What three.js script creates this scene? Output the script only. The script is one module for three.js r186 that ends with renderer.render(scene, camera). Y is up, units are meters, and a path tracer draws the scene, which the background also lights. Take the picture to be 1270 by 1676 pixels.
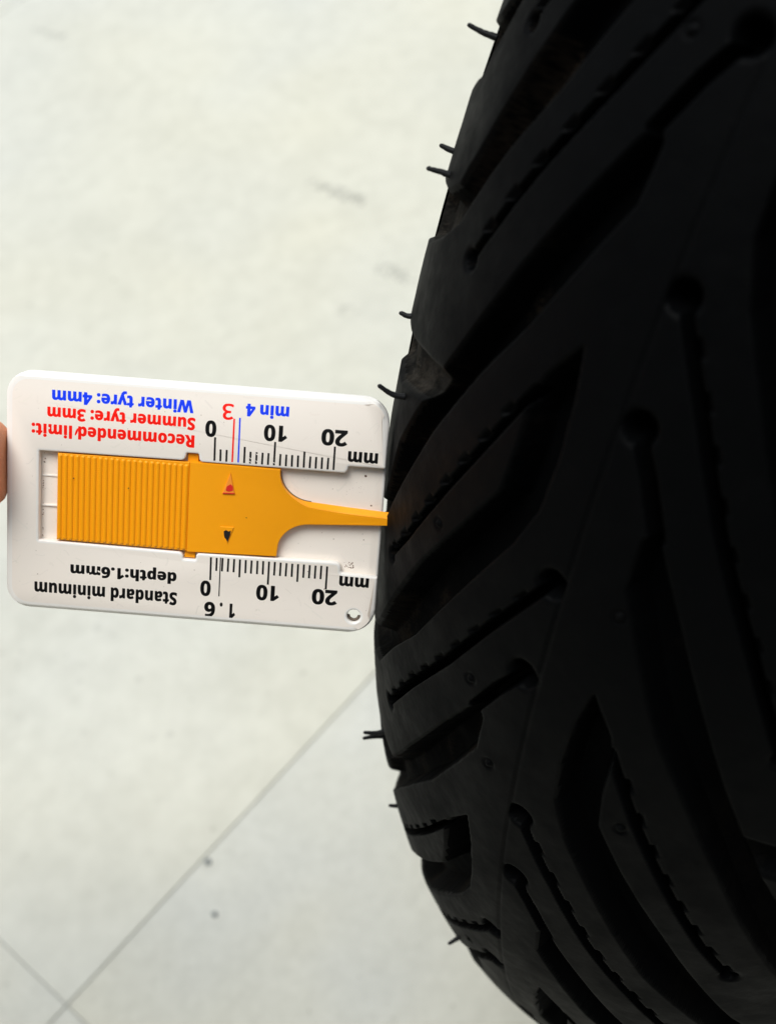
import * as THREE from 'three';
import { mergeGeometries, toCreasedNormals } from 'three/addons/utils/BufferGeometryUtils.js';
import { MarchingCubes } from 'three/addons/objects/MarchingCubes.js';
import { createNoise3D, createNoise2D } from 'simplex-noise';

// ---------------------------------------------------------------- camera, sky, sun, exposure
const K = 0.0010775;                         // scene lengths below are in units of 1.0775 mm (the gauge scale then reads true millimetres)
const V = (x, y, z) => new THREE.Vector3(x * K, y * K, z * K);
const D = (x, y, z) => new THREE.Vector3(x, y, z);

const scene = new THREE.Scene();
const camera = new THREE.PerspectiveCamera(43.58, 775 / 1024, 0.01, 60);
camera.position.copy(V(56.3, 452.06, 287.18));
camera.up.copy(D(-0.47221, 0.62249, -0.62411));
camera.lookAt(V(56.3, 452.06, 287.18).add(D(-0.47749, -0.77579, -0.41249)));
camera.focus = 203 * K;
camera.userData.fStop = 18;
scene.add(camera);

const renderer = new THREE.WebGLRenderer({ antialias: true });
renderer.toneMapping = THREE.LinearToneMapping;
renderer.toneMappingExposure = 1.78;
renderer.shadowMap.enabled = true;

const SUN = D(-0.12, 0.95, 0.12).normalize();
{ // overcast sky: brighter towards the zenith, a broad glow where the sun stands behind the cloud
  const W = 256, H = 128, data = new Float32Array(W * H * 4);
  for (let j = 0; j < H; j++) for (let i = 0; i < W; i++) {
    const el = ((j + 0.5) / H - 0.5) * Math.PI, az = ((i + 0.5) / W - 0.5) * 2 * Math.PI;
    const d = D(Math.cos(az) * Math.cos(el), Math.sin(el), Math.sin(az) * Math.cos(el));
    const c = Math.max(0, d.dot(SUN)), up = Math.max(0, d.y);
    const L = d.y > 0 ? (1 + 1.6 * up) / 2.6 + 0.9 * Math.pow(c, 5) : 0.3;
    const o = (j * W + i) * 4;
    data[o] = L * 0.91; data[o + 1] = L * 0.99; data[o + 2] = L * 1.1; data[o + 3] = 1;
  }
  const sky = new THREE.DataTexture(data, W, H, THREE.RGBAFormat, THREE.FloatType);
  sky.mapping = THREE.EquirectangularReflectionMapping; sky.magFilter = THREE.LinearFilter; sky.needsUpdate = true;
  scene.background = sky; scene.environment = sky;
  scene.backgroundIntensity = 0.55; scene.environmentIntensity = 0.55;
}
const sun = new THREE.DirectionalLight(new THREE.Color(1, 0.965, 0.9), 1.5);
sun.position.copy(SUN).multiplyScalar(3); sun.target.position.set(0, 0, 0);
sun.castShadow = true; sun.shadow.radius = 60;
sun.shadow.mapSize.set(2048, 2048);
Object.assign(sun.shadow.camera, { left: -1.2, right: 1.2, top: 1.2, bottom: -1.2, near: 0.1, far: 8 });
scene.add(sun, sun.target);

// ---------------------------------------------------------------- helpers
function rng(seed) { let s = seed >>> 0; return () => { s = (s + 0x6d2b79f5) >>> 0; let t = Math.imul(s ^ (s >>> 15), 1 | s); t = (t + Math.imul(t ^ (t >>> 7), 61 | t)) ^ t; return ((t ^ (t >>> 14)) >>> 0) / 4294967296; }; }
const n3 = createNoise3D(rng(11)), n2 = createNoise2D(rng(23));
const fbm2 = (x, y, oct = 4) => { let a = 0, w = 0.5, f = 1; for (let i = 0; i < oct; i++) { a += w * n2(x * f, y * f); f *= 2.03; w *= 0.5; } return a; };
const fbm3 = (x, y, z, oct = 3) => { let a = 0, w = 0.5, f = 1; for (let i = 0; i < oct; i++) { a += w * n3(x * f, y * f, z * f); f *= 2.1; w *= 0.5; } return a; };
const sstep = (a, b, x) => { const t = Math.min(1, Math.max(0, (x - a) / (b - a))); return t * t * (3 - 2 * t); };
function mesh(name, g, m, parent) { const o = new THREE.Mesh(g, m); o.name = name; o.castShadow = o.receiveShadow = true; (parent || scene).add(o); return o; }
function tag(o, label, category, extra) { o.userData.label = label; if (category) o.userData.category = category; if (extra) Object.assign(o.userData, extra); return o; }
const numbered = (name, i) => (i ? `${name}_${String(i).padStart(3, '0')}` : name);
function dataTex(w, h, fn, srgb) {
  const d = new Uint8Array(w * h * 4);
  for (let j = 0; j < h; j++) for (let i = 0; i < w; i++) { const c = fn(i, j); for (let k = 0; k < 3; k++) d[(j * w + i) * 4 + k] = Math.max(0, Math.min(255, Math.round(c[k]))); d[(j * w + i) * 4 + 3] = 255; }
  const t = new THREE.DataTexture(d, w, h); t.wrapS = t.wrapT = THREE.RepeatWrapping; t.magFilter = THREE.LinearFilter; t.minFilter = THREE.LinearMipmapLinearFilter; t.generateMipmaps = true;
  if (srgb) t.colorSpace = THREE.SRGBColorSpace; t.needsUpdate = true; return t;
}
// tileable noise on a torus of size N
function tileNoise(N, freq, oct, seed) {
  const r = rng(seed), out = new Float32Array(N * N); let amp = 1, tot = 0;
  for (let o = 0; o < oct; o++) {
    const F = freq << o, g = new Float32Array(F * F).map(() => r() * 2 - 1);
    for (let j = 0; j < N; j++) for (let i = 0; i < N; i++) {
      const x = (i / N) * F, y = (j / N) * F, x0 = Math.floor(x), y0 = Math.floor(y), fx = sstep(0, 1, x - x0), fy = sstep(0, 1, y - y0), x1 = (x0 + 1) % F, y1 = (y0 + 1) % F;
      out[j * N + i] += amp * ((g[y0 * F + x0] * (1 - fx) + g[y0 * F + x1] * fx) * (1 - fy) + (g[y1 * F + x0] * (1 - fx) + g[y1 * F + x1] * fx) * fy);
    }
    tot += amp; amp *= 0.62;
  }
  for (let i = 0; i < out.length; i++) out[i] /= tot;
  return out;
}

// ---------------------------------------------------------------- the paving: pale slabs with narrow joints
{
  const N = 1024, a = tileNoise(N, 6, 6, 5), b = tileNoise(N, 90, 3, 9), c = tileNoise(N, 4, 3, 77), rs = rng(41);
  const speck = new Float32Array(N * N);
  for (let k = 0; k < 260; k++) { const x = rs() * N, y = rs() * N, r = 0.6 + 1.3 * rs() * rs(), w = 0.15 + 0.5 * rs(); for (let j = -5; j <= 5; j++) for (let i = -5; i <= 5; i++) { const q = Math.hypot(i, j) / r; if (q < 1.6) { const id = ((Math.floor(y) + j + N) % N) * N + ((Math.floor(x) + i + N) % N); speck[id] = Math.max(speck[id], w * sstep(1.6, 0.6, q)); } } }
  const colour = dataTex(N, N, (i, j) => {
    const k = j * N + i, t = 187 + 6 * a[k] + 7 * b[k] - 60 * speck[k], warm = 4 * c[k];
    return [t + warm, t - 1 + warm * 0.4, t - 14 - warm * 1.2];
  }, true);
  const height = dataTex(N, N, (i, j) => { const k = j * N + i, t = 128 + 60 * b[k] + 40 * a[k]; return [t, t, t]; });
  const paving = tag(new THREE.Group(), 'pale grey-white paving of large square slabs with narrow dark joints', null, { kind: 'structure' });
  paving.name = 'pavement'; scene.add(paving);
  const S = 563, T = 1180, J = 0.5, depth = 0.85;
  const x0 = -163.5, z0 = 284.5, turn = 0.034;                         // the corner of four slabs in view at the lower left
  const frame = new THREE.Group(); frame.position.copy(V(x0, 0, z0)); frame.rotation.y = turn; frame.updateMatrix();
  const r = rng(8);
  let n = 0;
  for (let ix = -4; ix < 5; ix++) for (let iz = -3; iz < 3; iz++) {
    const s = S - J, t = T - 0.3, g = new THREE.BufferGeometry(), p = [], uv = [], idx = [], e = 0.3;
    // top, small arris, sides
    const ring = (h, k) => [[-1, -1], [1, -1], [1, 1], [-1, 1]].forEach(([a1, b1]) => { p.push((a1 * (s / 2 - k)) * K, h * K, (b1 * (t / 2 - k)) * K); uv.push(a1 * s / 2 * K, b1 * t / 2 * K); });
    ring(0, e); ring(-e * 0.35, e * 0.3); ring(-e, 0); ring(-depth, 0);
    idx.push(0, 2, 1, 0, 3, 2);
    for (let q = 0; q < 3; q++) for (let k = 0; k < 4; k++) { const A = q * 4 + k, B = q * 4 + (k + 1) % 4, C = A + 4, E2 = B + 4; idx.push(A, B, C, B, E2, C); }
    g.setAttribute('position', new THREE.Float32BufferAttribute(p, 3)); g.setAttribute('uv', new THREE.Float32BufferAttribute(uv, 2)); g.setIndex(idx);
    const gn = g.toNonIndexed(); gn.computeVertexNormals();
    const map = ix === -1 && iz === -1 ? scuffed() : slabMaps(ix, iz);
    const o = mesh(numbered('slab', n++), gn, map, paving);
    const c1 = new THREE.Vector3((ix + 0.5) * S * K, 0, (iz + 0.5) * T * K).applyMatrix4(frame.matrix);
    o.position.copy(c1); o.rotation.y = turn;
  }
  function scuffed() {                                  // the slab in view on the left carries a few grey heel marks
    const W2 = 1024, H2 = 2048, rm = rng(91), marks = [];
    const at = (x, z) => { const p = V(x, 0, z).sub(frame.position).applyAxisAngle(D(0, 1, 0), -turn); return [p.x / K + S, p.z / K + T]; };
    const mark = (x, z, dx, dz, n, spread, al) => { const [cx, cz] = at(x, z); for (let k = 0; k < n; k++) { const f = rm() - 0.5; marks.push([cx + dx * f + (rm() - 0.5) * spread, cz + dz * f + (rm() - 0.5) * spread, 0.6 + 1.7 * rm(), al * (0.3 + 0.7 * rm())]); } };
    mark(-402, -110, 34, -3, 60, 9, 0.24); mark(-388, -112, 9, 0, 26, 5, 0.2); mark(-326, -77, 22, 0, 44, 9, 0.19); mark(-690, -124, 30, -4, 46, 6, 0.17); mark(-330, -40, 6, -8, 12, 6, 0.14); mark(-560, 60, 40, 30, 10, 60, 0.1); mark(-260, 190, 60, 90, 26, 120, 0.1);
    const m2 = new Float32Array(W2 * H2);
    for (const [mx, mz, r, al] of marks) { const px = mx / S * W2, py = mz / T * H2, rp = r * 2; for (let j = -8; j <= 8; j++) for (let i = -8; i <= 8; i++) { const X = Math.floor(px) + i, Y = Math.floor(py) + j; if (X < 0 || Y < 0 || X >= W2 || Y >= H2) continue; const d = Math.hypot(i, j) / rp; if (d < 1) { const id = Y * W2 + X; m2[id] = Math.max(m2[id], al * sstep(1, 0.3, d)); } } }
    const big = tileNoise(512, 3, 5, 123);
    const t = dataTex(W2, H2, (i, j) => {
      const k = (j % N) * N + (i % N), k2 = ((j * 512 / H2) | 0) * 512 + ((i * 512 / W2) | 0), q = 1 - m2[j * W2 + i], w = 3 * c[k];
      const v = 187 + 6 * a[k] + 7 * b[k] - 55 * speck[k] + 6 * big[k2]; return [(v + w) * q, (v - 1 + w * 0.4) * q, (v - 14 - w * 1.2) * q];
    }, true);
    t.repeat.set(1 / (S * K), 1 / (T * K)); t.offset.set(0.5, 0.5);
    const h = height.clone(); h.repeat.set(3.2, 3.2); h.needsUpdate = true;
    return new THREE.MeshStandardMaterial({ map: t, bumpMap: h, bumpScale: 0.0003, roughness: 0.62 });
  }
  const crumb = new THREE.MeshStandardMaterial({ color: new THREE.Color(0.12, 0.14, 0.145), roughness: 0.9 });
  for (const [i, [gx, gz, gr]] of [[-163.2, 215, 1.15], [-146.3, 227.4, 0.95]].entries()) {
    const g = new THREE.IcosahedronGeometry(gr * K, 1), q = g.attributes.position; for (let k = 0; k < q.count; k++) { const f = 1 + 0.3 * n3(q.getX(k) * 900, q.getY(k) * 900, q.getZ(k) * 900 + i); q.setXYZ(k, q.getX(k) * f * 1.2, q.getY(k) * f * 0.6, q.getZ(k) * f); } g.computeVertexNormals();
    mesh(numbered('grit', i), g, crumb, paving).position.copy(V(gx, gr * 0.4, gz));
  }
  function slabMaps(ix, iz) {
    const v = ((ix * 7 + iz * 13) % 4 + 4) % 4; slabMaps.cache ??= [];
    return slabMaps.cache[v] ??= (() => {
      const t = colour.clone(), h = height.clone(); for (const q of [t, h]) { q.repeat.set(3.2, 3.2); q.offset.set(v * 0.31, v * 0.57); q.needsUpdate = true; }
      const m = new THREE.MeshStandardMaterial({ map: t, bumpMap: h, bumpScale: 0.0003, roughness: 0.62 });
      m.color.setScalar(0.992 + 0.006 * (v - 1.5) / 1.5); return m;
    })();
  }
  const bed = mesh('ground', new THREE.BoxGeometry(24, 0.05, 24), new THREE.MeshStandardMaterial({ color: new THREE.Color(0.36, 0.37, 0.345), roughness: 0.95 }));
  bed.position.set(0, -0.001 - 0.025, 0); tag(bed, 'grey mortar ground bedding under the pale slabs', null, { kind: 'structure' });
}

// ---------------------------------------------------------------- added dark walls, unseen behind and right of the camera, that block sky light
{
  const N = 256, a = tileNoise(N, 6, 5, 301);
  const pt = dataTex(N, N, (i, j) => { const t = 74 + 14 * a[j * N + i]; return [t, t, t - 2]; }, true); pt.repeat.set(3, 2.2);
  const render = new THREE.MeshStandardMaterial({ map: pt, roughness: 0.92 });
  const w1 = mesh('shade_wall', new THREE.BoxGeometry(4.6, 3.2, 0.2), render); w1.position.set(0.9, 1.6, 1.75); tag(w1, 'added dark grey blocker facing the front of the tyre, cutting sky light', 'shade_wall', { kind: 'structure' });
  const w2 = mesh('shade_wall_001', new THREE.BoxGeometry(0.2, 1.9, 3.6), render); w2.position.set(1.8, 0.95, -0.15); tag(w2, 'added dark grey blocker beside the right of the tyre, cutting sky light', 'shade_wall', { kind: 'structure' });
}

// ---------------------------------------------------------------- the tyre
const R = 229.43, r0 = 61.86, Rc = R - r0, PH = 0.4887, L = 2 * Math.PI * R, P = L / 17, U0 = 89.3;
const tyre = tag(new THREE.Group(), 'black scooter tyre with deep slanted tread grooves, standing upright on the pale slabs', 'tyre');
tyre.name = 'tyre'; scene.add(tyre);
const centre = V(0, R, 0);
function onTyre(u, v, h) {                    // u along the tread, v across it (left negative), h above the surface
  const t = u / R + PH, ph = v / r0, q = Rc + (r0 + h) * Math.cos(ph);
  return V((r0 + h) * Math.sin(ph), R + q * Math.cos(t), q * Math.sin(t));
}
const wideA = [[11, 8.9], [22, 15.3], [35, 22.3], [45, 27.5], [55, 33], [61, 36.2], [66, 39.2], [72, 42.6], [80, 44.2], [87, 47], [91, 54], [93, 64], [104, 64], [99.7, 51.5], [91.6, 45.9], [87.4, 43.4], [82.4, 40.9], [70.8, 35], [62, 30.6], [48, 22.7], [39, 17], [28.3, 11.8], [20, 7.8], [13, 7.6]];
const wideB = [[37.6, 7.9], [43, 11.5], [47, 12.9], [54, 12.7], [61, 13.4], [70, 18.7], [82, 26.2], [96, 33.8], [108, 39.7], [115, 44], [117.8, 50], [118.6, 64], [128.6, 64], [126.4, 54], [122.6, 45.8], [118.5, 39.8], [107, 32.5], [97, 25.5], [76, 14.3], [67, 9.4], [60, 6.8], [52, 6.3], [44, 6.8]];
const shelfA = [[53.3, 31.5], [54.8, 41], [57, 51], [58, 64], [66.5, 64], [64.8, 50], [62, 42.5], [59.5, 35], [57, 30]];
const sipes = [
  { pts: [[-16.2, 1.9], [-4, 9.2], [9, 16.4], [22, 24.4], [36.6, 32.6]], w: 0.6, notch: true },
  { pts: [[45.5, 12.4], [57, 18.3], [70, 25.4], [82, 32], [90.5, 37.4]], w: 0.5, notch: true },
  { pts: [[0, 2.4], [5.5, 5.9], [12, 9.2]], w: 0.85, notch: false },
];
const holes = [[-16.2, 1.8, 1.75], [0, 2.5, 1.9], [36.8, 32.8, 1.1], [90.6, 37.5, 1.0]];
function polySd(x, y, pg) {
  let d = 1e9, inside = false;
  for (let i = 0, j = pg.length - 1; i < pg.length; j = i++) {
    const [ax, ay] = pg[j], [bx, by] = pg[i], ex = bx - ax, ey = by - ay, wx = x - ax, wy = y - ay, t = Math.min(1, Math.max(0, (wx * ex + wy * ey) / (ex * ex + ey * ey)));
    const dx = wx - t * ex, dy = wy - t * ey; d = Math.min(d, dx * dx + dy * dy);
    if ((ay > y) !== (by > y) && x < ax + ((y - ay) / (by - ay)) * ex) inside = !inside;
  }
  return (inside ? -1 : 1) * Math.sqrt(d);
}
function treadAt(u, v) {                       // returns [height, groove mask]
  const left = v < 0, q = Math.abs(v), base = u - (left ? U0 : U0 + P / 2 + 1);
  let p0 = base - Math.floor(base / P) * P, depth = 0, wide = 0, shelf = 0;
  const rag = fbm2(u * 0.35, v * 0.35, 2), rim = 0.28 + 0.6 * sstep(33, 46, q), dMax = 5.0 - 2.0 * sstep(26, 48, q);
  for (let k = -1; k <= 1; k++) {
    const p = p0 + k * P;
    if (p < -22 || p > 150) continue;
    const mid = p * 0.45;                       // the arms run at about 26 degrees to the tread
    if (p > 8 && Math.abs(q - (mid + 4)) < 26 && p < 110) { const s = polySd(p, q, wideA) + 0.04 * rag, e = dMax * sstep(0.3, -1.2, s); if (e > depth) depth = e; wide = Math.max(wide, sstep(0.6, -0.6, s)); }
    if (p > 50 && p < 70 && q > 27) { const s = polySd(p, q, shelfA), e = 2.1 * sstep(0.9, -1.5, s); if (e > depth) { depth = e; shelf = sstep(0.8, -1.2, s) * sstep(30, 34, q); } wide = Math.max(wide, sstep(0.6, -0.6, s)); }
    if (p > 34 && Math.abs(q - (p * 0.48 - 8)) < 24) { const s = polySd(p, q, wideB) + 0.04 * rag, e = dMax * sstep(rim, -1.25, s); if (e > depth) depth = e; if (p > 116 && q > 39) shelf = Math.max(shelf, 0.8 * sstep(1.2, -0.4, s) * sstep(0, 5, p - 119)); wide = Math.max(wide, sstep(0.6, -0.6, s)); }
    for (const sp of sipes) {
      const a = sp.pts; if (p < a[0][0] - 3 || p > a[a.length - 1][0] + 3 || q < a[0][1] - 4 || q > a[a.length - 1][1] + 4) continue;
      let best = 1e9, side = 0, along = 0, run = 0;
      for (let i = 1; i < a.length; i++) {
        const ex = a[i][0] - a[i - 1][0], ey = a[i][1] - a[i - 1][1], l = Math.hypot(ex, ey), wx = p - a[i - 1][0], wy = q - a[i - 1][1], t = Math.min(1, Math.max(0, (wx * ex + wy * ey) / (l * l)));
        const d = Math.hypot(wx - t * ex, wy - t * ey);
        if (d < best) { best = d; side = (ex * wy - ey * wx) / l; along = run + t * l; }
        run += l;
      }
      const e = 4.2 * sstep(0.18, -0.35, best - sp.w); if (e > depth) depth = e;
      if (sp.notch && side > 0 && side < 2.6 && along > 4 && along < run - 1.5) {
        const m = ((along - 4.2) % 6.2 + 6.2) % 6.2, e2 = 0.95 * sstep(0.3, -0.4, Math.max(Math.abs(m - 1.7) - 1.15, side - 1.3)); if (e2 > depth) depth = e2;
      }
    }
    for (const [hx, hy, hr] of holes) { const d = Math.hypot(p - hx, q - hy) - hr; if (d < 1.2) { const e = 3.6 * sstep(0.5, -0.7, d) + 0.4 * sstep(1.1, 0, d); if (e > depth) depth = e; } }
  }
  let h = -depth;
  h -= 0.22 * sstep(0.32, 0.12, q);            // mould joint along the crown
  return [h, Math.max(wide, depth > 0.6 ? 0.5 : 0), shelf];
}
const stubs = [[90.6, -9.6], [151, -50], [163, -24], [182, -11], [195, -5], [192, 16.5], [157, 8], [262, -9]].map(([u, v]) => [u, v, 0.42]);
const rubber = new THREE.MeshPhysicalMaterial({ vertexColors: true, roughness: 0.74, specularIntensity: 0.08 });
{
  const N = 512, a = tileNoise(N, 48, 4, 3), b = tileNoise(N, 10, 4, 15), rr = rng(19), sc = new Float32Array(N * N);
  for (let k = 0; k < 60; k++) { let x = rr() * N, y = rr() * N; const ang = rr() * 6.28, len = 10 + 40 * rr(); for (let s = 0; s < len; s++) { const id = ((Math.floor(y) + N) % N) * N + ((Math.floor(x) + N) % N); sc[id] = 0.5; x += Math.cos(ang); y += Math.sin(ang); } }
  rubber.bumpMap = dataTex(N, N, (i, j) => { const k = j * N + i, t = 128 + 45 * a[k] + 55 * b[k] - 60 * sc[k]; return [t, t, t]; });
  rubber.bumpMap.repeat.set(28, 28); rubber.bumpScale = 0.00009;
  rubber.roughnessMap = dataTex(N, N, (i, j) => { const k = j * N + i, t = 215 + 50 * b[k] + 25 * a[k]; return [t, t, t]; });
  rubber.roughnessMap.repeat.set(11, 11);
}
const dull = rubber.clone(); dull.roughness = 0.95; dull.specularIntensity = 0.03;   // groove copy of the rubber; recess shade is put into its low gloss
const ink = [0.0011, 0.0013, 0.0015];
function rubberColour(u, v, wide, shelf, out) {
  const x = u * 0.09, y = v * 0.09;
  const patch = fbm2(x * 0.9 + 7, y * 0.9, 4), grain = fbm2(u * 1.4, v * 1.4, 2), q = Math.abs(v);
  // brown dried mud left in the grooves, in ragged patches
  const mud = (v < 0 ? 1 : 0.15) * wide * sstep(-0.5, 0.25, fbm2(u * 0.9, v * 0.9, 3)) * sstep(-0.05, 0.28, fbm2(u * 0.05 + 3, v * 0.07 + 9, 4) + 0.6 * sstep(22, 38, q) - 0.36 + 0.25 * grain);
  const silt = (v < 0 ? 1 : 0.15) * shelf * (0.35 + 0.65 * sstep(-0.35, 0.35, fbm2(u * 0.09 + 5, v * 0.09, 3) + 0.3 * grain));
  const dust = sstep(0.2, 0.55, patch + 0.3 * grain) * (1 - wide) * 0.5;
  for (let k = 0; k < 3; k++) out[k] = ink[k] * (1 + 0.25 * grain) + mud * [0.0125, 0.0093, 0.0062][k] * (0.75 + 0.6 * grain) + dust * [0.0006, 0.0006, 0.0006][k] + silt * [0.024, 0.0225, 0.019][k] * (0.7 + 0.5 * grain);
}
{
  const us = [], VT = 64, dv = 0.3; let u = 62 - 1;
  for (u = 62; u < 302; u += 0.28) us.push(u);
  const rest = L - 240.2, nr = Math.round(rest / 1.5); for (let i = 0; i <= nr; i++) us.push(302.1 + (rest + 0.0) * i / nr - 0.0);
  us[us.length - 1] = 62 + L;
  const nv = Math.round(2 * VT / dv) + 1, nu = us.length, pos = new Float32Array(nu * nv * 3), col = new Float32Array(nu * nv * 3), uv = new Float32Array(nu * nv * 2), idx = new Uint32Array((nu - 1) * (nv - 1) * 6), deep = new Float32Array(nu * nv), c = [0, 0, 0];
  for (let i = 0; i < nu; i++) for (let j = 0; j < nv; j++) {
    const v = -VT + j * dv, uu = us[i], k = i * nv + j; let [h, wide, shelf] = treadAt(uu, v); deep[k] = -h;
    const edge = sstep(60, 63, Math.abs(v)); h = h * (1 - edge) - 0.9 * edge - 0.4 * sstep(62, 64, Math.abs(v));   // shoulder step
    for (const [su, sv, sr] of stubs) { const du = Math.abs(uu - su); if (du < 2.5) { const d = Math.hypot(du, v - sv); h += 0.3 * sstep(sr + 0.2, sr - 0.2, d) - 0.3 * sstep(sr + 0.9, sr + 0.3, d) * sstep(sr, sr + 0.4, d); } }
    h += 0.05 * fbm2(uu * 0.12, v * 0.12, 2);
    const p = onTyre(uu, v, h); pos.set([p.x, p.y, p.z], k * 3);
    rubberColour(uu, v, wide, shelf, c); col.set(c, k * 3); uv.set([uu * K, v * K], k * 2);
  }
  let n = 0; for (let i = 0; i < nu - 1; i++) for (let j = 0; j < nv - 1; j++) { const A = i * nv + j, B = A + nv; idx[n++] = A; idx[n++] = B; idx[n++] = A + 1; idx[n++] = B; idx[n++] = B + 1; idx[n++] = A + 1; }
  const g = new THREE.BufferGeometry(); g.setAttribute('position', new THREE.BufferAttribute(pos, 3)); g.setAttribute('color', new THREE.BufferAttribute(col, 3)); g.setAttribute('uv', new THREE.BufferAttribute(uv, 2)); g.setIndex(new THREE.BufferAttribute(idx, 1)); g.computeVertexNormals();
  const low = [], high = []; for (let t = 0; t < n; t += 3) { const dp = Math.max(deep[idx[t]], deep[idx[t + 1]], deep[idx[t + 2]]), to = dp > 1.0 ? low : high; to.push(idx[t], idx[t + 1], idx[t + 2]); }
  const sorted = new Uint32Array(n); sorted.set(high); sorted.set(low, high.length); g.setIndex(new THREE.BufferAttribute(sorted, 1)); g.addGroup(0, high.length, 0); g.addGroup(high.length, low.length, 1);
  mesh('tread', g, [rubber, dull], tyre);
}
for (const s of [-1, 1]) {                      // sidewall, bead and inner face of each half
  const prof = []; for (let ph = 63.2 / r0; ph < 1.75; ph += 0.07) prof.push([Rc + (r0 - 0.7) * Math.cos(ph), (r0 - 0.7) * Math.sin(ph)]);
  prof.push([153, 57], [148, 53], [144, 48.5], [142, 44], [142, 39], [144.5, 37.5], [148, 39], [152, 45], [158, 50.5], [168, 53], [182, 50.5], [198, 42], [210, 29], [216, 14], [218, -0.3]);
  const pts = prof.map(([y, x]) => new THREE.Vector2(y * K, x * K)), g = new THREE.LatheGeometry(pts, 240);
  g.rotateZ(-Math.PI / 2); if (s < 0) { g.scale(-1, 1, 1); const ix = g.index.array; for (let i = 0; i < ix.length; i += 3) { const t = ix[i]; ix[i] = ix[i + 1]; ix[i + 1] = t; } }
  g.translate(0, R * K, 0); g.computeVertexNormals();
  const m = g.attributes.position.count, c = new Float32Array(m * 3); for (let i = 0; i < m; i++) c.set(ink, i * 3);
  g.setAttribute('color', new THREE.BufferAttribute(c, 3));
  mesh('sidewall', g, rubber, tyre);
}
{ // moulding whiskers on the left shoulder, one per vent: [u, v, length, lean along u, curl]
  const dark = new THREE.MeshPhysicalMaterial({ color: new THREE.Color(0.011, 0.0115, 0.012), roughness: 0.5, specularIntensity: 0.3 });
  const list = [[98.8, -59.5, 3.3, -0.1, 0.25], [117.6, -59.5, 1.9, -0.1, 0.15], [120.2, -53, 3.1, -0.05, -0.2], [145.2, -55.5, 1.6, 0.1, 0.35], [154.4, -45, 3.9, -0.3, 1.0], [234.7, -42, 3.1, 0, 0.5], [237.3, -42.5, 3.4, 0.1, -0.3], [254.1, -36, 1.3, 0, 0.3], [273.9, -14, 2.2, 0.35, 0.3], [204.6, -49, 1.5, 0, 0]];
  list.forEach(([u, v, len, lean, curl], i) => {
    const b = onTyre(u, v, -0.9), tip = onTyre(u + lean * len, v - 0.5, len), mid = b.clone().lerp(tip, 0.5).add(V(0, curl * -0.4, curl * 0.35));
    const cv = new THREE.CatmullRomCurve3([b, mid, tip]), g = new THREE.TubeGeometry(cv, 10, 0.42 * K, 9), pa = g.attributes.position, e = new THREE.SphereGeometry(0.33 * K, 9, 6);
    for (let k = 0; k < pa.count; k++) { const f = Math.floor(k / 10) / 10; const q = cv.getPoint(f), w = 1.3 - 0.5 * f + 0.14 * n3(i * 3.1, f * 6, k % 10); pa.setXYZ(k, q.x + (pa.getX(k) - q.x) * w, q.y + (pa.getY(k) - q.y) * w, q.z + (pa.getZ(k) - q.z) * w); }
    e.translate(tip.x, tip.y, tip.z);
    mesh(numbered('whisker', i), mergeGeometries([g, e]), dark, tyre);
  });
}

// ---------------------------------------------------------------- the tread gauge, held against the left shoulder
const gauge = tag(new THREE.Group(), 'white plastic tread depth gauge with a yellow slider, pressed against the tyre', 'tread gauge');
gauge.name = 'tread_gauge';
gauge.position.copy(V(-62.911, 299.661, 223.79));
gauge.quaternion.setFromRotationMatrix(new THREE.Matrix4().makeBasis(D(0.78058, -0.14395, -0.60825), D(-0.28383, 0.78539, -0.55011), D(0.5569, 0.60205, 0.57219)));
scene.add(gauge);
const GW = 59.36, GH = 38.26;
const shape = (pts) => { const s = new THREE.Shape(); pts.forEach(([x, y], i) => (i ? s.lineTo(x, y) : s.moveTo(x, y))); s.closePath(); return s; };
// round the listed corners: [x, y, radius]
function rounded(pts, seg = 5) {
  const out = [], n = pts.length;
  for (let i = 0; i < n; i++) {
    const [x, y, r] = pts[i]; if (!r) { out.push([x, y]); continue; }
    const a = pts[(i + n - 1) % n], b = pts[(i + 1) % n], p = new THREE.Vector2(x, y), d1 = new THREE.Vector2(a[0] - x, a[1] - y).normalize(), d2 = new THREE.Vector2(b[0] - x, b[1] - y).normalize();
    const half = Math.acos(d1.dot(d2)) / 2, t = r / Math.tan(half), A = p.clone().addScaledVector(d1, t), B = p.clone().addScaledVector(d2, t), C = p.clone().addScaledVector(d1.clone().add(d2).normalize(), r / Math.sin(half));
    const a0 = Math.atan2(A.y - C.y, A.x - C.x); let da = Math.atan2(B.y - C.y, B.x - C.x) - a0; if (da > Math.PI) da -= 2 * Math.PI; if (da < -Math.PI) da += 2 * Math.PI;
    for (let k = 0; k <= seg; k++) out.push([C.x + r * Math.cos(a0 + da * k / seg), C.y + r * Math.sin(a0 + da * k / seg)]);
  }
  return out;
}
function slab(pts, z0, z1, bevel, holesIn = [], seg = 3, move = null) {           // extruded outline between two depths, edges rounded
  const s = shape(pts); for (const h of holesIn) { const q = new THREE.Path(); q.absarc(h[0], h[1], h[2], 0, Math.PI * 2, true); s.holes.push(q); }
  const g = new THREE.ExtrudeGeometry(s, { depth: z1 - z0 - 2 * bevel, bevelEnabled: bevel > 0, bevelThickness: bevel, bevelSize: bevel, bevelOffset: -bevel, bevelSegments: seg, curveSegments: 20 });
  g.translate(0, 0, z0 + bevel); if (move) { const p = g.attributes.position; for (let i = 0; i < p.count; i++) p.setXYZ(i, ...move(p.getX(i), p.getY(i), p.getZ(i))); g.computeVertexNormals(); } g.scale(K, K, K); return bevel > 0.12 ? toCreasedNormals(g, 0.7) : g;
}
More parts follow.
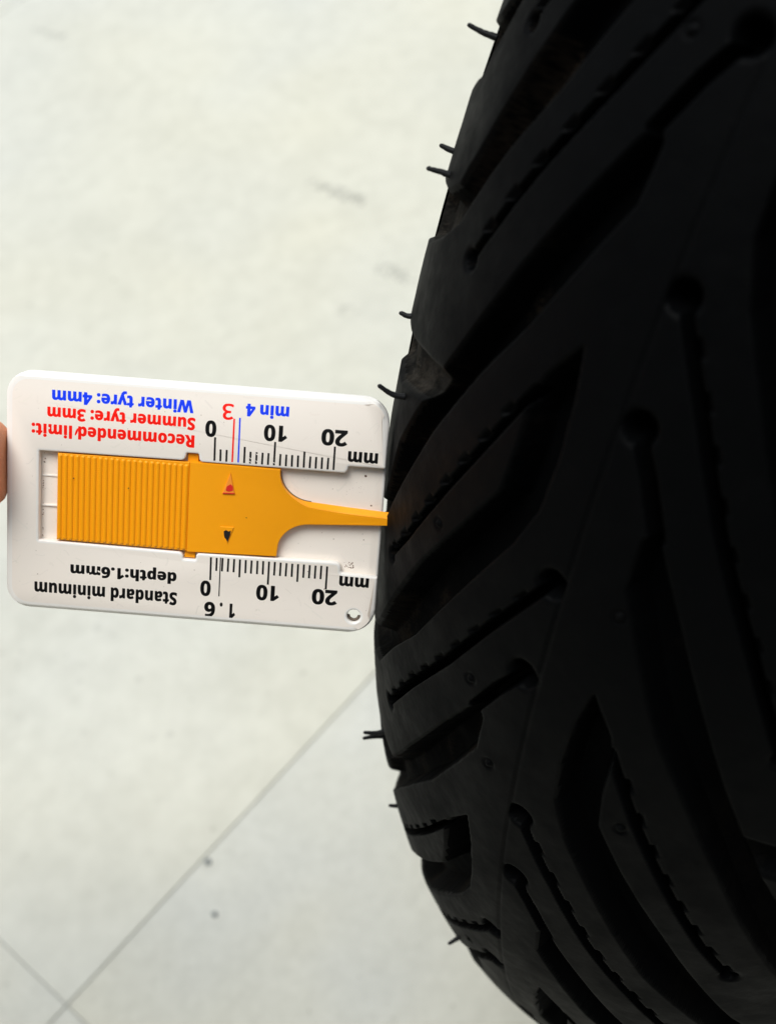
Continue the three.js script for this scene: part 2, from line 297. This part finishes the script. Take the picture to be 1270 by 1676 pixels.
function roundOuter(g, w, h, rad, from) {        // widen the rounding along the outer edge of the card
  const p = g.attributes.position, uv = g.attributes.uv, sd = (x, y) => { const a = Math.abs(x) - (w - rad), b = Math.abs(y) - (h - rad); return Math.hypot(Math.max(a, 0), Math.max(b, 0)) + Math.min(Math.max(a, b), 0) - rad; };
  for (let i = 0; i < p.count; i++) {
    let x = p.getX(i) / K, y = p.getY(i) / K, z = p.getZ(i) / K; const d = -sd(x, y);
    if (d < 0.46 && z > from) {
      const wt = x > w - 3 ? Math.max(sstep(8.6, 9.6, y), sstep(-9.8, -10.8, y)) : 1, e = 0.01;
      let gx = (sd(x + e, y) - sd(x - e, y)) / (2 * e), gy = (sd(x, y + e) - sd(x, y - e)) / (2 * e); const l = Math.hypot(gx, gy) || 1; gx /= l; gy /= l;
      x -= gx * d * 1.5 * wt; y -= gy * d * 1.5 * wt; z *= 1 + 1.1 * wt;
      p.setXYZ(i, x * K, y * K, z * K);
    }
    uv.setXY(i, x, y);
  }
  return toCreasedNormals(g, 0.7);
}
function gaugeCanvas(print) {
  const W = 2048, H = Math.round(W * GH / GW), cv = document.createElement('canvas'); cv.width = W; cv.height = H;
  const x = cv.getContext('2d'), s = W / GW, X = (a) => (a + GW / 2) * s, Y = (b) => (GH / 2 - b) * s, r = rng(print ? 31 : 67);
  x.fillStyle = '#efe6db'; x.fillRect(0, 0, W, H);
  for (let k = 0; k < 420; k++) {                                     // handling marks: faint smears and scratches
    const g = 190 + 30 * r(), px = r() * W, py = r() * H; x.strokeStyle = `rgba(${g},${g - 6},${g - 16},${0.06 + 0.2 * r() * r()})`; x.lineWidth = 2 + 9 * r(); x.lineCap = 'round';
    x.beginPath(); x.moveTo(px, py); x.quadraticCurveTo(px + 40 * (r() - 0.5), py + 40 * (r() - 0.5), px + 120 * (r() - 0.5), py + 90 * (r() - 0.5)); x.stroke();
  }
  for (let k = 0; k < 70; k++) { const px = r() * W, py = r() * H, a = 0.12 + 0.5 * r() * r(); x.fillStyle = `rgba(70,50,35,${a})`; x.beginPath(); x.arc(px, py, 1.5 + 3.2 * r() * r(), 0, 7); x.fill(); }
  const spot = (a, b, rad, al = 0.85) => { x.fillStyle = `rgba(72,44,30,${al})`; x.beginPath(); x.ellipse(X(a), Y(b), rad * s * 1.2, rad * s, 0.4, 0, 7); x.fill(); };
  if (!print) { spot(26.6, 6.6, 0.17); spot(27.8, 1.9, 0.12); for (let k = 0; k < 26; k++) spot(23.9 + 1.8 * r(), -8.6 + 0.9 * r(), 0.04 + 0.05 * r(), 0.6); for (let k = 0; k < 22; k++) spot(-24.2 + 0.5 * r() * r(), -7.4 + 14 * r(), 0.04 + 0.07 * r(), 0.5); for (let k = 0; k < 14; k++) spot(23.5 + 3 * r(), 3.8 + 2 * r(), 0.025 + 0.03 * r(), 0.22); return cv; }
  const RED = '#fb1a0c', BLUE = '#0d3cf0', BLACK = '#0b0b0c';
  function text(str, start, end, base, cap, colour, weight = 'bold', capRatio = 0.714) {         // set upside down: it starts at the right
    x.save(); x.translate(X(start), Y(base)); x.rotate(Math.PI); const size = cap * s / capRatio; x.font = `${weight} ${size}px sans-serif`;
    const w = x.measureText(str).width; x.scale(((start - end) * s) / w, 1); x.fillStyle = colour; x.textBaseline = 'alphabetic'; x.fillText(str, 0, 0); x.strokeStyle = colour; x.lineJoin = 'round'; x.lineWidth = 0.13 * s; x.strokeText(str, 0, 0); x.restore();
  }
  const line = (a, b0, b1, w, colour) => { x.strokeStyle = colour; x.lineWidth = w * s; x.lineCap = 'butt'; x.beginPath(); x.moveTo(X(a), Y(b0)); x.lineTo(X(a) + (r() - 0.5) * 2, Y(b1)); x.stroke(); };
  text('Winter tyre: 4mm', -0.6, -22.6, 16.62, 1.85, BLUE);
  text('Summer tyre: 3mm', -0.15, -23.3, 13.9, 1.8, RED);
  text('Recommended limit:', -0.05, -25.7, 11.2, 1.85, RED);
  x.fillStyle = RED; x.beginPath(); x.ellipse(X(-18.6), Y(10.35), 0.17 * s, 0.62 * s, 0.35, 0, 7); x.fill();   // the d of the last word is clogged
  text('3', 5.72, 3.85, 16.55, 2.35, RED, ''); text('3', 5.66, 3.8, 16.55, 2.35, RED, '');
  text('min 4', 14.35, 7.55, 16.8, 1.85, BLUE);
  text('0', 3.15, 1.35, 13.7, 2.4, BLACK); text('10', 14.2, 10.45, 13.75, 2.4, BLACK); text('20', 23.5, 19.35, 13.8, 2.4, BLACK); text('mm', 28.5, 23.55, 10.6, 2.0, BLACK);
  text('depth:1.6mm', -2.2, -19.4, -11.3, 1.75, BLACK); text('Standard minimum', -2.05, -25.15, -14.62, 2.05, BLACK);
  text('0', 3.3, 1.55, -12.25, 2.4, BLACK); text('10', 14.3, 10.5, -12.2, 2.4, BLACK); text('20', 23.55, 19.4, -12.15, 2.4, BLACK); text('mm', 28.5, 23.5, -9.62, 2.0, BLACK);
  text('1', 7.4, 6.1, -15.75, 2.4, BLACK); text('.', 5.35, 4.75, -15.75, 2.4, BLACK); text('6', 4.15, 2.3, -15.75, 2.4, BLACK);
  for (let i = 0; i <= 20; i++) {
    const a = 3.0 + 0.929 * i;
    if (i === 3) line(a, 7.3, 14.35, 0.26, RED); else if (i === 4) line(a, 7.5, 14.55, 0.24, BLUE); else line(a, 7.3 + 0.1 * r(), i % 10 === 0 ? 11.2 : i % 5 === 0 ? 10.05 : 9.35, 0.3, BLACK);
    line(3.1 + 0.9245 * i, -8.15 - 0.08 * r(), i % 10 === 0 ? -12.0 : i % 5 === 0 ? -11.15 : -10.4, 0.3, BLACK);
  }
  line(4.62, -8.15, -14.6, 0.17, BLACK);
  // print rubbed off here and there
  x.fillStyle = '#efe6db';
  for (const [a, b, w, h] of [[-14.7, -12.05, 0.5, 0.28], [-16.4, -12.6, 0.3, 0.3], [-13.0, -13.0, 0.3, 0.2], [8.6, 8.3, 0.5, 0.12], [9.6, 9.0, 0.5, 0.16], [9.6, 7.9, 0.5, 0.14], [12.3, 7.9, 0.5, 0.13], [8.6, 7.75, 0.6, 0.12], [-22.9, 10.6, 0.3, 0.3]]) { x.beginPath(); x.ellipse(X(a), Y(b), w * s / 2, h * s / 2, 0.5, 0, 7); x.fill(); }
  return cv;
}
function gaugeTexture(print) { const t = new THREE.CanvasTexture(gaugeCanvas(print)); t.colorSpace = THREE.SRGBColorSpace; t.repeat.set(1 / GW, 1 / GH); t.offset.set(0.5, 0.5); t.anisotropy = 8; return t; }
const white = new THREE.MeshPhysicalMaterial({ color: new THREE.Color(0.86, 0.83, 0.78), roughness: 0.38 });
const printed = new THREE.MeshPhysicalMaterial({ map: gaugeTexture(true), roughness: 0.42, specularIntensity: 0.45 });
const plain = new THREE.MeshPhysicalMaterial({ map: gaugeTexture(false), roughness: 0.42, specularIntensity: 0.6 });
{
  const w = GW / 2, h = GH / 2, hole = [[26.3, -16.2, 1.08]];
  const face = rounded([[w, 8.22, 0.25], [w, h, 4.1], [-w, h, 3.8], [-w, -h, 3.8], [w, -h, 4.1], [w, -9.4, 0.25], [23.75, -9.15, 0.3], [23.65, -7.45, 0.9], [0.72, -7.75, 0.6], [0.62, -8.9, 0.25], [-1.36, -8.88, 0.25], [-1.4, -7.78, 0.8], [-24.4, -7.6, 0.12], [-24.4, 6.88, 0.12], [-1.62, 7.1, 0.8], [-1.4, 8.32, 0.25], [0.48, 8.34, 0.25], [0.7, 7.05, 0.6], [23.6, 7.08, 0.7], [23.9, 8.2, 0.3]], 7);
  const frame = mesh('front_frame', roundOuter(slab(face, -1.45, 0, 0.42, hole, 5), w, h, 3.9, -0.44), [printed, white], gauge);
  const back = rounded([[w, h, 4.1], [-w, h, 3.8], [-w, -h, 3.8], [w, -h, 4.1]], 8);
  mesh('back_plate', slab(back, -2.9, -1.452, 0.4, hole, 3), [plain, white], gauge);
  for (const [y, hh] of [[2.75, 0.16], [-2.1, 0.26]]) { const g = new THREE.BoxGeometry(2.9 * K, 0.22 * K, hh * K); g.translate(-22.9 * K, y * K, (-1.45 + hh / 2) * K); mesh(numbered('guide_rib', y < 0 ? 1 : 0), g, white, gauge); }
}
{
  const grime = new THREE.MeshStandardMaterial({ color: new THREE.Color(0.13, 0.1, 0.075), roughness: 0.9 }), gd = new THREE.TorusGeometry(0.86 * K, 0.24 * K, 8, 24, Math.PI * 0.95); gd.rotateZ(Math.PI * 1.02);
  const o = mesh('grime', gd, grime, gauge); o.position.set(26.3 * K, -16.2 * K, -1.0 * K);
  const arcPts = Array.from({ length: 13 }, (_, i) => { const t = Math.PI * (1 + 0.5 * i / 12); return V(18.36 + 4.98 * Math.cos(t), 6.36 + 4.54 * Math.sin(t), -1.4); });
  mesh('grime_001', new THREE.TubeGeometry(new THREE.CatmullRomCurve3(arcPts), 30, 0.075 * K, 6), grime, gauge);  // brown line on the slider neck: part dirt, part painted shadow edge
}
{ // yellow slider with its grip ridges, pointers and probe
  const N = 256, a = tileNoise(N, 8, 4, 51);
  const ytex = dataTex(N, N, (i, j) => { const t = a[j * N + i]; return [254 + 1 * t, 165 + 6 * t, 6 + 4 * t]; }, true); ytex.repeat.set(40, 40);
  const sr = rng(14), scr = new Float32Array(N * N); for (let k = 0; k < 46; k++) { let px = sr() * N, py = sr() * N; const t = sr() * 6.28, l = 12 + 70 * sr(), dep = 0.25 + 0.75 * sr(); for (let q = 0; q < l; q++) { scr[((Math.floor(py) + N) % N) * N + ((Math.floor(px) + N) % N)] = dep; px += Math.cos(t); py += Math.sin(t) * 0.6; } }
  const yb = dataTex(N, N, (i, j) => { const t = 150 + 60 * a[j * N + i] - 90 * scr[j * N + i]; return [t, t, t]; }); yb.repeat.set(50, 50);
  const yr = dataTex(N, N, (i, j) => { const t = 205 + 60 * a[j * N + i] + 40 * scr[j * N + i]; return [t, t, t]; }); yr.repeat.set(50, 50);
  const yellow = new THREE.MeshPhysicalMaterial({ map: ytex, bumpMap: yb, bumpScale: 0.00004, roughnessMap: yr, roughness: 0.5, specularIntensity: 0.8 });
  const slider = new THREE.Group(); slider.name = 'slider'; gauge.add(slider); tag(slider, 'orange-yellow sliding piece');
  const arc = (cx, cy, rx, ry, a0, a1, n) => Array.from({ length: n + 1 }, (_, i) => { const t = (a0 + (a1 - a0) * i / n) * Math.PI / 180; return [cx + rx * Math.cos(t), cy + ry * Math.sin(t)]; });
  const top = arc(18.3, 6.3, 4.95, 4.5, 180, 268, 12), low = arc(18.6, -6.1, 5.1, 4.45, 92, 178, 12);
  const outline = [[-0.85, 6.98], [13.35, 6.92], ...top, [24, 1.42], [30.4, 1.1], [32.8, 1.05], [33, 0.8], [33, -0.6], [32.8, -0.8], [30.4, -0.86], [24, -1.28], ...low, [13.4, -7.28], [-0.85, -7.66]];
  const plate = slab(outline, -1.42, -0.06, 0.2, [], 2, (x, y, z) => [x, z > -0.4 && y > 0 && x > 13.2 ? y - 0.62 * sstep(15, 19, x) * (y > 0.3 ? 1 : 0) : y, z]);
  mesh('slider_plate', plate, yellow, slider);
  mesh('slider_tab', slab([[-1.25, 8.15], [0.4, 8.15], [0.4, -8.75], [-1.25, -8.75]], -1.42, -0.75, 0.08), yellow, slider);
  mesh('grip_base', slab([[-21.55, 6.72], [-0.87, 6.9], [-0.87, -7.5], [-21.6, -7.35]], -1.42, -0.2, 0.1), yellow, slider);
  const n = 23, pitch = (21.1 - 0.35) / n, cap = (yTop, yLow) => { const g = new THREE.CapsuleGeometry(0.43, yTop - yLow - 0.86, 5, 10); g.scale(1, 1, 1.05); g.translate(0, (yTop + yLow) / 2, 0); g.scale(K, K, K); return g; };
  const ridge = cap(6.72, -7.36);
  for (let i = 0; i < n; i++) { const o = mesh(numbered('grip_ridge', i), ridge, yellow, slider); o.position.set((-21.17 + pitch * i) * K, (0.12 - 0.23) * i / n * K, -0.44 * K); }
  const orange = new THREE.MeshPhysicalMaterial({ color: new THREE.Color(0.92, 0.31, 0.03), roughness: 0.42 });
  const redInk = new THREE.MeshStandardMaterial({ color: new THREE.Color(0.68, 0.02, 0.012), roughness: 0.5 }), blackInk = new THREE.MeshStandardMaterial({ color: new THREE.Color(0.008, 0.008, 0.008), roughness: 0.5 });
  const redPtr = mesh('pointer', slab([[5.62, 5.75], [4.48, 2.35], [6.4, 2.42]], -0.1, 0.16, 0.1), orange, slider); tag(redPtr, 'raised triangular pointer marked in red');
  mesh('pointer_ink', slab(rounded([[5.75, 4.0, 0.2], [5.15, 3.6, 0.2], [4.95, 2.85, 0.2], [5.55, 2.75, 0.2], [6.15, 2.95, 0.2], [6.1, 3.6, 0.2]]), 0.158, 0.18, 0), redInk, redPtr);
  mesh('pointer_ink', slab([[4.5, 2.36], [6.4, 2.43], [6.38, 2.62], [4.58, 2.54]], 0.02, 0.175, 0.02), redInk, redPtr);
  const blkPtr = mesh('pointer_001', slab([[4.35, -3.02], [6.5, -2.98], [5.55, -5.75]], -0.1, 0.1, 0.08), yellow, slider); tag(blkPtr, 'raised triangular pointer marked in black');
  mesh('pointer_ink', slab([[4.95, -3.75], [5.3, -3.5], [5.7, -3.72], [6.08, -3.55], [6.0, -4.3], [5.75, -5.0], [5.6, -5.45], [5.4, -5.05], [5.12, -4.75], [5.0, -4.3]], 0.098, 0.125, 0), blackInk, blkPtr);
  const fleck = new THREE.MeshStandardMaterial({ color: new THREE.Color(0.06, 0.03, 0.015), roughness: 0.8 });
  for (const [i, [fx, fy, fr, fz]] of [[-18.95, 2.9, 0.11, 0.02], [-10.3, 2.0, 0.1, 0.02], [8.4, -1.3, 0.09, -0.05]].entries()) { const g = new THREE.SphereGeometry(fr * K, 8, 5); g.scale(1, 1, 0.4); const o = mesh(numbered('dirt_speck', i), g, fleck, slider); o.position.set(fx * K, fy * K, fz * K); }
}

// ---------------------------------------------------------------- the hand that pushes the gauge from the left
{
  const hand = tag(new THREE.Group(), 'bare fingertip pushing against the left edge of the white gauge', 'hand'); hand.name = 'hand';
  hand.position.copy(gauge.position); hand.quaternion.copy(gauge.quaternion); scene.add(hand);
  const bones = []; const chain = (pts) => { for (let i = 1; i < pts.length; i++) bones.push([...pts[i - 1], ...pts[i]]); };
  chain([[-35.4, 4.3, 0.4, 8.0], [-59, 4.2, 3, 8.2], [-81, 2, 9, 8.4], [-120, -4, 13, 9.8]]);           // index, stretched out
  chain([[-86, -22, -22, 7.2], [-76, -20, -8, 7.8], [-84, -17, 10, 8.6], [-122, -18, 15, 10]]);         // middle, curled
  chain([[-92, -36, -20, 6.8], [-82, -35, -6, 7.4], [-90, -33, 9, 8.1], [-124, -32, 13, 9.6]]);         // ring
  chain([[-101, -48, -14, 6, 0], [-93, -48, -3, 6.5], [-100, -46, 8, 7.1], [-127, -44, 9, 8.8]]);       // little
  chain([[-78, 8, -16, 7.6], [-96, 14, -14, 8.6], [-124, 14, -8, 10.5], [-158, 0, -2, 15]]);            // thumb
  chain([[-120, -4, 11, 10], [-165, -6, 4, 14]]); chain([[-122, -18, 11, 11], [-168, -14, 4, 15]]); chain([[-124, -32, 9, 10.5], [-168, -22, 2, 15]]); chain([[-127, -44, 6, 10], [-168, -28, 0, 14]]);
  chain([[-166, -14, 2, 17], [-190, -15, 0, 18.5], [-228, -18, -2, 21]]);
  const RES = 150, span = 110, c = [-133, -16, -2], mc = new MarchingCubes(RES, new THREE.MeshStandardMaterial(), false, false, 160000);
  for (let k = 0; k < RES; k++) for (let j = 0; j < RES; j++) for (let i = 0; i < RES; i++) {
    const x = c[0] + ((i - RES / 2) / (RES / 2)) * span, y = c[1] + ((j - RES / 2) / (RES / 2)) * span, z = c[2] + ((k - RES / 2) / (RES / 2)) * span;
    let sum = 0; const kk = 0.55;
    for (const b of bones) { const n = b.length > 8 ? 1 : 0, ax = b[0], ay = b[1], az = b[2], ra = b[3], bx = b[4 + n], by = b[5 + n], bz = b[6 + n], rb = b[7 + n], ex = bx - ax, ey = by - ay, ez = bz - az, t = Math.min(1, Math.max(0, ((x - ax) * ex + (y - ay) * ey + (z - az) * ez) / (ex * ex + ey * ey + ez * ez))); const d = Math.hypot(x - ax - t * ex, y - ay - t * ey, z - az - t * ez) - (ra + (rb - ra) * t); if (d < 14) sum += Math.exp(-d * kk); }
    let d = sum > 0 ? -Math.log(sum) / kk : 14;
    const cut = x + 29.74; d = Math.max(d, cut);                       // the pad is flattened where it meets the gauge
    d = Math.max(d, -(x + 229));
    mc.field[i + j * RES + k * RES * RES] = -d;
  }
  mc.isolation = 0; mc.update();
  const g = new THREE.BufferGeometry(), cnt = mc.count, pos = mc.positionArray.slice(0, cnt * 3), nor = mc.normalArray.slice(0, cnt * 3), uv = new Float32Array(cnt * 2);
  for (let i = 0; i < cnt; i++) { for (let k = 0; k < 3; k++) pos[i * 3 + k] = (c[k] + pos[i * 3 + k] * span) * K; uv[i * 2] = pos[i * 3] + pos[i * 3 + 2]; uv[i * 2 + 1] = pos[i * 3 + 1]; }
  g.setAttribute('position', new THREE.BufferAttribute(pos, 3)); g.setAttribute('normal', new THREE.BufferAttribute(nor, 3)); g.setAttribute('uv', new THREE.BufferAttribute(uv, 2));
  const N = 256, a = tileNoise(N, 12, 4, 71), b = tileNoise(N, 60, 2, 72);
  const st = dataTex(N, N, (i, j) => { const t = a[j * N + i], f = b[j * N + i]; return [216 + 10 * t + 5 * f, 140 + 12 * t + 5 * f, 96 + 10 * t + 4 * f]; }, true); st.repeat.set(30, 30);
  const sb = dataTex(N, N, (i, j) => { const f = 128 + 70 * b[j * N + i] + 40 * a[j * N + i]; return [f, f, f]; }); sb.repeat.set(60, 60);
  const skin = new THREE.MeshPhysicalMaterial({ map: st, bumpMap: sb, bumpScale: 0.0002, roughness: 0.5 });
  mesh('hand_skin', g, skin, hand);
  // nail on the upper side of the fingertip
  const nail = new THREE.SphereGeometry(1, 20, 12, 0, Math.PI * 2, 0, Math.PI * 0.42); nail.rotateX(Math.PI / 2); nail.scale(6.4 * K, 5.6 * K, 3.2 * K);
  const nm = mesh('fingernail', nail, new THREE.MeshPhysicalMaterial({ color: new THREE.Color(0.62, 0.36, 0.28), roughness: 0.3 }), hand); nm.position.set(-40 * K, 4.3 * K, 6.0 * K);
  const cuff = new THREE.LatheGeometry([[21.5, 0], [23.8, -1], [24.4, 4], [25, 20], [27, 60], [29, 120], [26, 122], [0, 122]].map(([q, y]) => new THREE.Vector2(q * K, y * K)), 40);
  cuff.rotateZ(Math.PI / 2); const cu = mesh('sleeve', cuff, new THREE.MeshStandardMaterial({ color: new THREE.Color(0.03, 0.035, 0.05), roughness: 0.9 }), hand); cu.position.set(-205 * K, -17 * K, -1 * K);
}

renderer.render(scene, camera);
